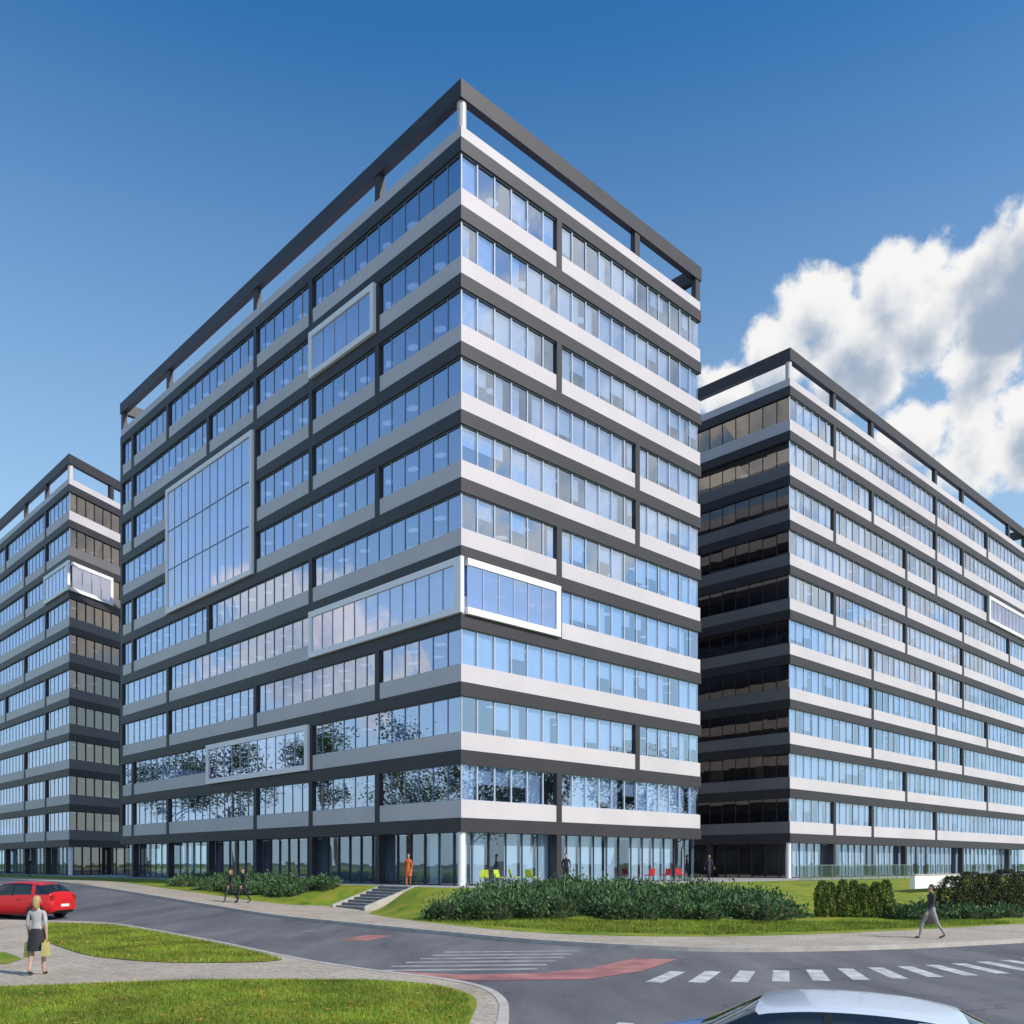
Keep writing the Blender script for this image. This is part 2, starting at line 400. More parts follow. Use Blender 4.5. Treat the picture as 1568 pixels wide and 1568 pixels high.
sheet('ground',[(-S,-S),(S,-S),(S,S),(-S,S)],-.06,M['field'])
Actrl=[(160,-7.5),(60,-7.5),(20,-7.5),(9,-7.4),(5.6,-6.9),(3.9,-5.5),(.4,-5.5),(-1.1,-6.6),(-7.4,-8.3),(-15.3,-9),(-19.8,-6),(-22.5,0),(-24.6,7.8),(-31,26),(-60,110)]
Bctrl=[(160,-3),(60,-3),(20,-2.8),(9,-2.6),(5.6,-2.5),(3.9,-2.5),(.4,-2.5),(-1.5,-2.6),(-3,-1.5),(-3.2,1.5),(-3.4,6),(-3.6,12),(-4,22),(-5,45),(-10,140)]
Kctrl=[(160,-10.4),(60,-10.4),(5,-10.4),(-3.5,-10.4),(-8,-10.7),(-12.3,-10.9),(-17.1,-10.9),(-21.9,-9.2),(-24.9,-5),(-26.9,.3),(-33,18),(-64,110)]
Aw=catmull([ab(*p) for p in Actrl]); Bw=catmull([ab(*p) for p in Bctrl]); Kw=catmull([ab(*p) for p in Kctrl])
sheet('road',Kw+[(200,100),(200,-120),(-300,-120),(-300,150)],0,M['asphalt'])
sheet('pavement',Aw+Kw[::-1],.12,M['pave'])
kerb('kerb',Kw,.16,.13,M['kerb'],1)
NT=14; V=[];Fc=[]
for i in range(len(Aw)):
    ax,ay=Aw[i]; bx,by=Bw[i]; za=base(ax,ay)+.12
    for t in range(NT+1):
        s=t/NT; x=ax+(bx-ax)*s; y=ay+(by-ay)*s
        w=np.hypot(bx-ax,by-ay)
        f=s*s*(3-2*s)
        if w>6: f=f**1.25
        z=za+(GB-za)*f
        if w>6 and 0<t<NT: z+=.05*math.sin(x*1.3)*math.cos(y*1.1)*s
        r=Vector((x,y))-C0; aa=r.dot(LD); bb=r.dot(RD)
        if .75<aa<3.55 and -5.5<bb<-2.51: z-=.3
        V.append((x,y,z))
for i in range(len(Aw)-1):
    for t in range(NT):
        a=i*(NT+1)+t; Fc.append((a,a+1,a+NT+2,a+NT+1))
me=bpy.data.meshes.new('lawn'); me.from_pydata(V,[],[f[::-1] for f in Fc]); me.materials.append(M['grass']); me.polygons.foreach_set('use_smooth',[True]*len(Fc)); me.update()
lawn=bpy.data.objects.new('lawn',me); scene.collection.objects.link(lawn)
bvh=BVHTree.FromPolygons([Vector(v) for v in V],Fc)
def gz(x,y):
    h=bvh.ray_cast(Vector((x,y,20)),Vector((0,0,-1)))
    if h[0] is not None: return h[0].z
    return base(x,y)+.12
sheet('plaza',Bw+[ab(160,140)],0,M['plaza'],flat=GB)
st=empty('stairs'); mb=MB()
FS=Face(C0,LD,RD)
nst=8; b0=-5.45; b1=-2.45; zb=base(*ab(2.1,-5.4))+.12; hh=(GB-zb)/nst
for i in range(nst):
    FS.box(mb,.82,3.48,b0+(b1-b0)*i/nst,b0+(b1-b0)*(i+1)/nst,zb-.3,zb+hh*(i+1)+(.003 if i==nst-1 else 0),M['stair'])
    FS.box(mb,.83,3.47,b0+(b1-b0)*i/nst-.012,b0+(b1-b0)*i/nst+.05,zb+hh*(i+1)-.02,zb+hh*(i+1)+.004,M['kerb'])
mb.obj('steps',st)
mb=MB()
for (u0,u1) in ((.62,.81),(3.49,3.68)):
    mb.hexa([FS.p(u0,b0-.2,zb-.3),FS.p(u1,b0-.2,zb-.3),FS.p(u1,b1,zb-.3),FS.p(u0,b1,zb-.3),FS.p(u0,b0-.2,zb+.16),FS.p(u1,b0-.2,zb+.16),FS.p(u1,b1,GB+.06),FS.p(u0,b1,GB+.06)],M['kerb'])
mb.obj('side_walls',st)
N1=catmull([(-80,33.5),(-24,34.7),(-18.5,35.9),(-15.5,35.3),(-9.6,28.3),(-5.6,22.9),(-3.4,20.4),(-1.5,18.7),(-.55,17.2),(-.2,15),(-.5,11),(-2,6),(-7,0),(-80,-6)])
sheet('pavement',N1,.12,M['pave']); kerb('kerb',N1,.15,.13,M['kerb'],-1)
I1=catmull([(-40,17.2),(-9.8,17.5),(-6.5,18.5),(-3,18.5),(-1.5,17.7),(-.72,16.3),(-.6,14.5),(-.9,11),(-2.4,7),(-7,2),(-40,0)])
W1=catmull([(-17.9,35.1),(-15.2,34.6),(-9.3,27.6),(-5.7,22.5),(-6.2,21.8),(-8.4,21.8),(-10.9,23.4),(-14.4,28),(-17.0,32.5)])
W2=[(-30,26),(-13.5,24.2),(-12.2,22.6),(-11.9,21.4),(-30,20)]
for g in (I1,W1,W2):
    sheet('lawn',g,.135,M['grass'])
sheet('lawn',[(-26,45),ab(60,-20.5),ab(160,-20.5),(-280,150),(-110,46)],.13,M['grass'])
def rect(c,d,l,w):
    c=Vector(c);d=Vector(d).normalized();n=Vector((-d.y,d.x))
    return [tuple(c-d*l/2-n*w/2),tuple(c+d*l/2-n*w/2),tuple(c+d*l/2+n*w/2),tuple(c-d*l/2+n*w/2)]
zc=empty('zebra_crossing')
for i in range(6):
    t=i/5
    sheet('stripe',rect((-1.3+1.3*t,21.3+4.4*t),(1,.10),3.8,.30),.004,M['oldpaint'],zc)
zc=empty('zebra_crossing')
for i in range(13):
    x=3.4+i*.86; y=20.0+.02*(i**2)
    sheet('stripe',rect((x,y),(.45-.05*i,1),2.1,.36),.004,M['paint'],zc)
sheet('cycle_crossing',[(-2.6,20.15),(-1.1,19.35),(1.6,19.5),(3.0,21.0),(4.3,23.6),(3.2,23.8),(1.9,21.7),(.6,20.6),(-1.2,20.35),(-2.7,20.95)],.009,M['redpaint'])
sheet('cycle_crossing',rect((-4.9,30.5),(.3,1),2.2,1.0),.003,M['redpaint'])
mb=MB()
for (x,y) in ((-7.5,33.5),(4.5,14.8)):
    n=18; r=.31; z=base(x,y)+.005
    mb.face([(x+r*math.cos(2*math.pi*i/n),y+r*math.sin(2*math.pi*i/n),z) for i in range(n)],M['stair'])
mb.obj('manhole_cover')
# ---------------------------------------------------------------- vegetation
def leafmesh(name,c,size,mat_,parent=None,tri=False,up=.0,aspect=.5,dirs=None,flat=False):
    c=np.asarray(c); n=len(c)
    u=np.random.normal(size=(n,3)); u[:,2]+=up
    if dirs is not None: u=u*.5+dirs*1.6
    if flat: u[:,2]*=.15
    u/=np.linalg.norm(u,axis=1)[:,None]
    w=np.random.normal(size=(n,3))
    if flat: w=np.array([[0,0,1.0]])+w*.15
    v=np.cross(u,w); v/=np.linalg.norm(v,axis=1)[:,None]
    s=(size*np.random.uniform(.6,1.4,n))[:,None]
    if tri: vs=np.stack([c-v*s*aspect,c+v*s*aspect,c+u*s*2],1); k=3
    else: vs=np.stack([c-u*s,c+v*s*aspect,c+u*s,c-v*s*aspect],1); k=4
    vs=vs.reshape(-1,3); m=n*k
    me=bpy.data.meshes.new(name)
    me.vertices.add(m); me.vertices.foreach_set('co',vs.ravel())
    me.loops.add(m); me.loops.foreach_set('vertex_index',np.arange(m,dtype=np.int32))
    me.polygons.add(n); me.polygons.foreach_set('loop_start',np.arange(0,m,k,dtype=np.int32))
    me.materials.append(mat_); me.update(calc_edges=True); me.validate()
    o=bpy.data.objects.new(name,me); scene.collection.objects.link(o)
    if parent: o.parent=parent
    return o
def inpoly(p,poly):
    x,y=p; r=False; n=len(poly)
    for i in range(n):
        x1,y1=poly[i];x2,y2=poly[i-1]
        if (y1>y)!=(y2>y) and x<(x2-x1)*(y-y1)/(y2-y1)+x1: r=not r
    return r
def sample(poly,n,rnd=random):
    xs=[p[0] for p in poly]; ys=[p[1] for p in poly]; out=[]
    while len(out)<n:
        p=(rnd.uniform(min(xs),max(xs)),rnd.uniform(min(ys),max(ys)))
        if inpoly(p,poly): out.append(p)
    return out
def coreblob(mb,x,y,z,rx,rz,m):
    n=8; rings=[]
    for j in range(4):
        ph=j/3*math.pi/2
        rings.append([(x+rx*math.cos(ph)*math.cos(2*math.pi*i/n+j*.3)*random.uniform(.85,1.15),y+rx*math.cos(ph)*math.sin(2*math.pi*i/n+j*.3)*random.uniform(.85,1.15),z-.1+(rz+.1)*math.sin(ph)) for i in range(n)])
    for j in range(3):
        for i in range(n):
            k=(i+1)%n; mb.face([rings[j][i],rings[j][k],rings[j+1][k],rings[j+1][i]],m)
def shrubbed(name,poly,ncl,rad,h,nl,leaf,m):
    root=empty(name); cs=[]; ds=[]; core=MB()
    for (x,y) in sample(poly,ncl):
        z=gz(x,y); r=rad*random.uniform(.7,1.25); hh=h*random.uniform(.6,1.35)
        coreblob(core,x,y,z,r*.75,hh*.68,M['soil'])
        d=np.random.normal(size=(nl,3)); d/=np.linalg.norm(d,axis=1)[:,None]; d[:,2]=np.abs(d[:,2])
        rr=np.random.uniform(.6,1.0,nl)**.6
        lump=1+.28*np.sin(d[:,0]*7+x*3)*np.cos(d[:,1]*6+y*2)
        cs.append(d*(rr*lump)[:,None]*np.array([r,r,hh])+np.array([x,y,z])); ds.append(d+np.array([0,0,.3]))
    core.obj('twigs',root)
    leafmesh('foliage',np.concatenate(cs),leaf,m,root,aspect=.38,dirs=np.concatenate(ds))
    return root
shrubbed('shrub_bed',[(-3.4,38.0),(-1.4,36.3),(4,35.6),(10.2,35.7),(11.7,37.6),(12.0,41.5),(10,44.2),(2,43.4),(-1.5,41.5)],250,.75,.78,230,.085,M['shrub'])
shrubbed('shrub_bed',[ab(6.5,-5.6),ab(6.5,-3.6),ab(14,-3.4),ab(22,-3.4),ab(22,-6.2),ab(12,-6.4)],130,.6,.6,150,.085,M['shrub'])
shrubbed('shrub_bed',[(15.8,36.8),(20.5,38.5),(24,42),(21,42.5),(16,39.5)],50,.6,.5,200,.08,M['shrub'])
def conifer(name,x,y,h,r,m,nl=2600,pw=.55):
    root=empty(name); z=gz(x,y); mb=MB()
    n=7
    for i in range(n):
        a0=2*math.pi*i/n;a1=2*math.pi*(i+1)/n
        mb.face([(x+.05*math.cos(a0),y+.05*math.sin(a0),z-.05),(x+.05*math.cos(a1),y+.05*math.sin(a1),z-.05),(x,y,z+h*.9)],M['bark'])
    mb.obj('trunk',root)
    t=np.random.uniform(0,1,nl); ang=np.random.uniform(0,2*math.pi,nl)
    prof=r*np.power(np.clip(np.sin(np.clip(.15+t*.83,0,1)*math.pi),0,1),pw)*(1-.15*t)
    rr=prof*np.random.uniform(.7,1.05,nl)*(1+.15*np.sin(ang*5+t*9))
    p=np.stack([x+rr*np.cos(ang),y+rr*np.sin(ang),z+.03+t*h],1)
    leafmesh('foliage',p,.05,m,root,up=1.5,aspect=.35)
for i in range(7):
    conifer('conifer_shrub',13.0+i*.5+random.uniform(-.05,.05),38.2+i*.1+random.uniform(-.1,.1),1.45*random.uniform(.93,1.08),.34,M['conif'],2600,.4)
for i,(x,y,h,r) in enumerate([(19.9,41.0,1.7,.8),(20.9,41.4,1.9,.85),(22.0,41.9,1.8,.85),(23.1,42.5,2.0,.9),(24.3,43.2,1.9,.9),(25.5,43.9,2.0,.9)]):
    conifer('hedge_shrub',x,y,h,r,M['hedge'],5200,.4)
def blades(name,poly,n,size,off=None):
    P=sample(poly,n); c=[(x,y,gz(x,y)+(.0 if off is None else off)) for x,y in P]
    return leafmesh(name,c,size,M['blade'],tri=True,up=3.0,aspect=.18)
PI1=[(-11.5,17.3),(-9.8,17.4),(-6.5,18.4),(-3,18.4),(-1.5,17.6),(-.8,16.3),(-.65,14.5),(-.8,12),(-9,12)]
PM=[(-4.5,38.6),(-1.6,35.2),(2.2,31.3),(6.7,30.2),(13,32.6),(20,36),(20,38),(12,36),(4,35),(-2,36.5)]
blades('grass',PI1,60000,.030,.01)
blades('grass',W1,30000,.035,.01)
blades('grass',PM,40000,.045)
P=[(x,y,gz(x,y)+.04) for x,y in sample(PI1,600)+sample(W1,1500)+sample(PM,600)]
leafmesh('fallen_leaves',P,.042,M['fallen'],flat=True,aspect=.7)
def tree(name,x,y,h,sd):
    rs=np.random.RandomState(sd); rnd=random.Random(sd)
    root=empty(name,(x,y,base(x,y))); mb=MB()
    def limb(p,q,r0,r1,n=7):
        p=Vector(p);q=Vector(q);d=(q-p).normalized();s=d.orthogonal().normalized();t=d.cross(s)
        A=[p+(s*math.cos(2*math.pi*i/n)+t*math.sin(2*math.pi*i/n))*r0 for i in range(n)]
        B=[q+(s*math.cos(2*math.pi*i/n)+t*math.sin(2*math.pi*i/n))*r1 for i in range(n)]
        for i in range(n): mb.face([A[i],A[(i+1)%n],B[(i+1)%n],B[i]],M['bark'])
    limb((0,0,-.2),(.2,.1,h*.35),.35,.25); limb((.2,.1,h*.35),(.1,-.2,h*.8),.25,.08)
    tips=[]
    for i in range(16):
        z=h*rnd.uniform(.3,.75); a=rnd.uniform(0,6.28); r=h*rnd.uniform(.12,.27)
        q=(r*math.cos(a),r*math.sin(a),z+h*rnd.uniform(.05,.2)); limb((.15,0,z),q,.12,.03,5); tips.append(q)
        for _ in range(2):
            q2=(q[0]+rnd.uniform(-1.4,1.4),q[1]+rnd.uniform(-1.4,1.4),q[2]+rnd.uniform(0,1.8)); limb(q,q2,.04,.01,4); tips.append(q2)
    tips.append((0,0,h*.93))
    mb.obj('trunk',root)
    P=[]
    for q in tips:
        d=rs.normal(size=(110,3))*np.array([1.0,1.0,.75])*rnd.uniform(.7,1.15); P.append(d+np.array(q))
    leafmesh('crown',np.concatenate(P),.19,M['tree'],root,aspect=.5)
i=0
for (x,y,h) in [(-70,62,19),(-62,52,16),(-78,74,20),(-66,40,15),(-74,86,18),(-88,100,19),(62,44,16),(70,52,18),(56,34,14),(80,62,18),(92,74,19),(66,26,15)]:
    i+=1; tree('tree',x,y,h,i)
mb=MB(); p=Face(Vector((23.6,53.5)),RD,Vector((.693,-.7207)))
p.box(mb,0,7.5,-.15,.15,1.0,1.78,M['frame']); p.box(mb,-.04,7.54,-.19,.19,1.782,1.84,M['kerb']); mb.obj('retaining_wall')
rl=empty('railing'); mb=MB(); p=Face(Vector((19.2,60.5)),RD,Vector((.693,-.7207)))
for i in range(13):
    p.box(mb,i*1.5-.02,i*1.5+.02,-.02,.02,GB,GB+1.05,M['steel'])
p.box(mb,-.03,18.03,-.03,.03,GB+1.051,GB+1.1,M['steel']); mb.obj('posts',rl)
mb=MB()
for i in range(12): mb.face([p.p(i*1.5+.06,0,GB+.1),p.p(i*1.5+1.44,0,GB+.1),p.p(i*1.5+1.44,0,GB+1.0),p.p(i*1.5+.06,0,GB+1.0)],M['gglass'])
mb.obj('panels',rl)
# ---------------------------------------------------------------- chairs
def chair(name,x,y,col,rot):
    m=mat(name+'_plastic',col,.4); e=empty(name,(x,y,GB+.003)); e.rotation_euler=(0,0,rot); mb=MB()
    mb.hexa([(-.24,-.24,.42),(.24,-.24,.42),(.22,.22,.40),(-.22,.22,.40),(-.25,-.25,.47),(.25,-.25,.47),(.23,.23,.45),(-.23,.23,.45)],m)
    mb.hexa([(-.23,.21,.44),(.23,.21,.44),(.22,.25,.44),(-.22,.25,.44),(-.2,.30,.86),(.2,.30,.86),(.2,.34,.86),(-.2,.34,.86)],m)
    mb.obj('seat',e); mb=MB()
    for sx in (-1,1):
        for sy in (-1,1):
            mb.hexa([(sx*.24-.015,sy*.24-.015,0),(sx*.24+.015,sy*.24-.015,0),(sx*.24+.015,sy*.24+.015,0),(sx*.24-.015,sy*.24+.015,0),(sx*.2-.015,sy*.2-.015,.42),(sx*.2+.015,sy*.2-.015,.42),(sx*.2+.015,sy*.2+.015,.42),(sx*.2-.015,sy*.2+.015,.42)],M['steel'])
    mb.obj('legs',e)
FR=Face(C0,RD,Vector((.693,-.7207)))
for i,(u,n_,c) in enumerate([(1.2,.5,0),(2.0,.9,0),(3.4,.6,0),(4.3,.9,0),(15.5,.5,1),(16.4,.9,1),(17.2,.5,1),(18.2,.9,1),(19,.5,1)]):
    q=FR.p(u,n_,0); chair('chair',q[0],q[1],(.45,.55,.03) if c==0 else (.5,.02,.02),i*.9)
# ---------------------------------------------------------------- people
def person(name,x,y,z,heading,height=1.75,top=(.05,.05,.06),legs=(.05,.05,.06),hair=(.03,.02,.015),shoe=(.02,.02,.02),female=False,skirt=None,longhair=False,stride=.28,bare=False,bag=None,armswing=.22,sleeves=True):
    root=empty(name,(x,y,z)); root.rotation_euler=(0,0,heading); s=height/1.75; root.scale=(s,s,s)
    mt=mat('clothing_top',top,.8,0,.15,8); ml=mat('clothing_legs',legs if not bare else (.5,.31,.23),.8,0,.15,8); mh=mat('hair',hair,.6,0,.3,20); ms=mat('shoes',shoe,.4)
    sw=.155 if female else .18; wst=.095 if female else .12
    V=[];E=[];Rr=[];lab=[]
    def add(p,r,par=None,l=None):
        V.append(p);Rr.append(r if isinstance(r,tuple) else (r,r)); i=len(V)-1
        if par is not None: E.append((par,i)); lab.append(l)
        return i
    pel=add((0,0,.95),(.145,.105)); sp=add((0,0,1.1),(wst+.01,.09),pel,'top'); ch=add((0,.01,1.3),(.15 if not female else .13,.11),sp,'top')
    nb=add((0,0,1.45),(.065,.06),ch,'top'); nk=add((0,.01,1.52),.05,nb,'skin'); h1=add((0,.035,1.585),(.055,.065),nk,'skin'); h2=add((0,.02,1.66),(.073,.092),h1,'skin'); h3=add((0,.0,1.725),(.055,.07),h2,'skin')
    for sd,ph in ((-1,1),(1,-1)):
        sh=add((sd*sw,0,1.41),.058,ch,'top'); yy=ph*armswing
        el=add((sd*(sw+.05),yy*.35-.02,1.14),.042,sh,'top'); wr=add((sd*(sw+.06),yy*.9+.04,.90),.026,el,'top' if sleeves else 'skin')
        pm=add((sd*(sw+.06),yy*1.0+.06,.84),(.016,.036),wr,'skin')
        for j,(dy,ln_) in enumerate(((.03,.068),(.011,.08),(-.010,.074),(-.029,.058))):
            k=add((sd*(sw+.06),yy+.06+dy,.805),.0095,pm,'skin'); k2=add((sd*(sw+.052),yy+.068+dy,.805-ln_*.5),.009,k,'skin'); add((sd*(sw+.035),yy+.072+dy,.805-ln_),.007,k2,'skin')
        t1=add((sd*(sw+.045),yy+.105,.845),.011,pm,'skin'); add((sd*(sw+.035),yy+.125,.81),.009,t1,'skin')
        hp=add((sd*.085,0,.90),.095,pel,'legs'); f=-ph*stride
        kn=add((sd*.09,f*.55+.05,.50),.06,hp,'legs'); lift=.04 if f<0 else 0
        an=add((sd*.09,f+(-.05 if f<0 else -.02),.085+lift*1.6),.037,kn,'legs')
        hl=add((sd*.09,f-.0+(-.03 if f<0 else 0),.045+lift),.035,an,'shoe')
        add((sd*.1,f+.15,.03),(.04,.026),hl,'shoe')
    me=bpy.data.meshes.new('body'); me.from_pydata(V,E,[]); o=bpy.data.objects.new('body_tmp',me); scene.collection.objects.link(o)
    md=o.modifiers.new('Skin','SKIN'); md.use_smooth_shade=True
    for i,sv in enumerate(me.skin_vertices[0].data): sv.radius=Rr[i]; sv.use_root=(i==0)
    sb=o.modifiers.new('Sub','SUBSURF'); sb.levels=1; sb.render_levels=1
    dg=bpy.context.evaluated_depsgraph_get(); m2=bpy.data.meshes.new_from_object(o.evaluated_get(dg))
    bpy.data.objects.remove(o)
    m2.materials.clear()
    for q in (M['skin'],mt,ml,ms): m2.materials.append(q)
    A=np.array([V[e[0]] for e in E]);B=np.array([V[e[1]] for e in E]); rad=np.array([max(max(Rr[e[0]]),max(Rr[e[1]])) for e in E])
    idx={'skin':0,'top':1,'legs':2,'shoe':3}
    for p in m2.polygons:
        c=np.array(p.center); d=B-A; t=np.clip(((c-A)*d).sum(1)/(d*d).sum(1),0,1); dist=np.linalg.norm(A+d*t[:,None]-c,axis=1)-rad*.6
        l=lab[int(dist.argmin())]
        if l=='top' and c[2]<.93 and abs(c[0])<.15: l='legs'
        p.material_index=idx[l]; p.use_smooth=True
    ob=bpy.data.objects.new('body',m2); scene.collection.objects.link(ob); ob.parent=root
    bm=bmesh.new(); bmesh.ops.create_uvsphere(bm,u_segments=16,v_segments=12,radius=1)
    for v in list(bm.verts):
        c=v.co
        if c.y>.25 and c.z<.35: c.y=.25*.6
        k=1+.05*math.sin(c.x*13+c.z*9)
        v.co=Vector((c.x*.088*k,(c.y*.105-.012)*k,c.z*.095*k))
        if longhair and v.co.z<-.02: v.co.z*=2.6; v.co.x*=.9; v.co.y-=.03
    bmesh.ops.translate(bm,verts=bm.verts[:],vec=(0,0,1.675))
    hm=bpy.data.meshes.new('hair'); bm.to_mesh(hm); bm.free(); hm.materials.append(mh); hm.polygons.foreach_set('use_smooth',[True]*len(hm.polygons))
    ho=bpy.data.objects.new('hair',hm); scene.collection.objects.link(ho); ho.parent=root
    mb=MB(); me_=mat('eyes',(.03,.02,.02),.3)
    for sx in (-.03,.03): mb.box(sx-.012,sx+.012,.104,.118,1.648,1.66,me_)
    mb.hexa([(-.014,.105,1.605),(.014,.105,1.605),(.006,.135,1.61),(-.006,.135,1.61),(-.006,.10,1.655),(.006,.10,1.655),(.003,.112,1.65),(-.003,.112,1.65)],M['skin'])
    mb.box(-.022,.022,.09,.108,1.578,1.586,mat('lips',(.35,.12,.1),.5))
    for sx in (-.078,.078): mb.box(sx-.008,sx+.008,.0,.03,1.62,1.665,M['skin'])
    mb.obj('face',root)
    if skirt:
        mb=MB(); n=20; rs=[(1.04,.125,.10),(.95,.165,.125),(.8,.185,.17),(.55,.20,.21)]; mk=mat('skirt',skirt,.8)
        R=[[(a*math.cos(2*math.pi*i/n)*(1+.03*math.sin(i*2.1)),b*math.sin(2*math.pi*i/n),zz) for i in range(n)] for zz,a,b in rs]
        for j in range(3):
            for i in range(n): k=(i+1)%n; mb.face([R[j+1][i],R[j+1][k],R[j][k],R[j][i]],mk)
        mb.obj('skirt',root,True)
    if bag:
        for (sx,yy,cc,w,hgt) in bag:
            mb=MB(); mk=mat('bag_fabric',cc,.6)
            xx=sx*(sw+.07)
            mb.hexa([(xx-.05,yy-w,.74-hgt),(xx+.05,yy-w,.74-hgt),(xx+.05,yy+w,.74-hgt),(xx-.05,yy+w,.74-hgt),(xx-.03,yy-w*.85,.74),(xx+.03,yy-w*.85,.74),(xx+.03,yy+w*.85,.74),(xx-.03,yy+w*.85,.74)],mk)
            mb.hexa([(xx-.01,yy-.06,.74),(xx+.01,yy-.06,.74),(xx+.01,yy-.045,.74),(xx-.01,yy-.045,.74),(xx-.01,yy-.03,.80),(xx+.01,yy-.03,.80),(xx+.01,yy-.015,.80),(xx-.01,yy-.015,.80)],mk)
            mb.hexa([(xx-.01,yy+.045,.74),(xx+.01,yy+.045,.74),(xx+.01,yy+.06,.74),(xx-.01,yy+.06,.74),(xx-.01,yy+.015,.80),(xx+.01,yy+.015,.80),(xx+.01,yy+.03,.80),(xx-.01,yy+.03,.80)],mk)
            mb.obj('bag',root)
    return root
person('woman_with_bags',-10.1,19.3,base(-10.1,19.3)+.12,.1,1.68,(.42,.41,.42),hair=(.42,.28,.12),skirt=(.02,.02,.025),female=True,longhair=True,bare=True,stride=.15,bag=[(-1,.14,(.5,.45,.12),.17,.34),(1,-.1,(.48,.42,.15),.15,.30)],armswing=.08,sleeves=False)
person('man_with_briefcase',13.3,28.8,.12,math.radians(95),1.7,(.035,.035,.045),(.30,.29,.30),bag=[(1,-.15,(.02,.02,.02),.2,.3)],stride=.36)
person('walking_woman',-14.75,47.6,gz(-14.75,47.6),math.radians(140),1.70,(.03,.03,.035),(.04,.04,.05),hair=(.2,.12,.05),female=True,longhair=True,stride=.32)
person('walking_man',-14.0,47.3,gz(-14,47.3),math.radians(140),1.8,(.02,.02,.025),(.02,.02,.03),stride=.3)
person('woman_in_orange',-5.45,47.75,GB,math.radians(180),1.7,(.55,.12,.02),(.5,.15,.06),hair=(.15,.06,.02),female=True,skirt=(.5,.12,.03),longhair=True,stride=.12)
person('standing_man',3.0,50.3,GB,math.radians(170),1.75,(.02,.02,.03),(.02,.02,.03),stride=.1)
person('man_in_suit',13.75,63.3,GB,math.radians(200),1.8,(.03,.03,.05),(.03,.03,.05),stride=.2)
person('pedestrian',-45.2,85,GB,math.radians(250),1.75,(.02,.02,.02),(.03,.03,.04),stride=.2)
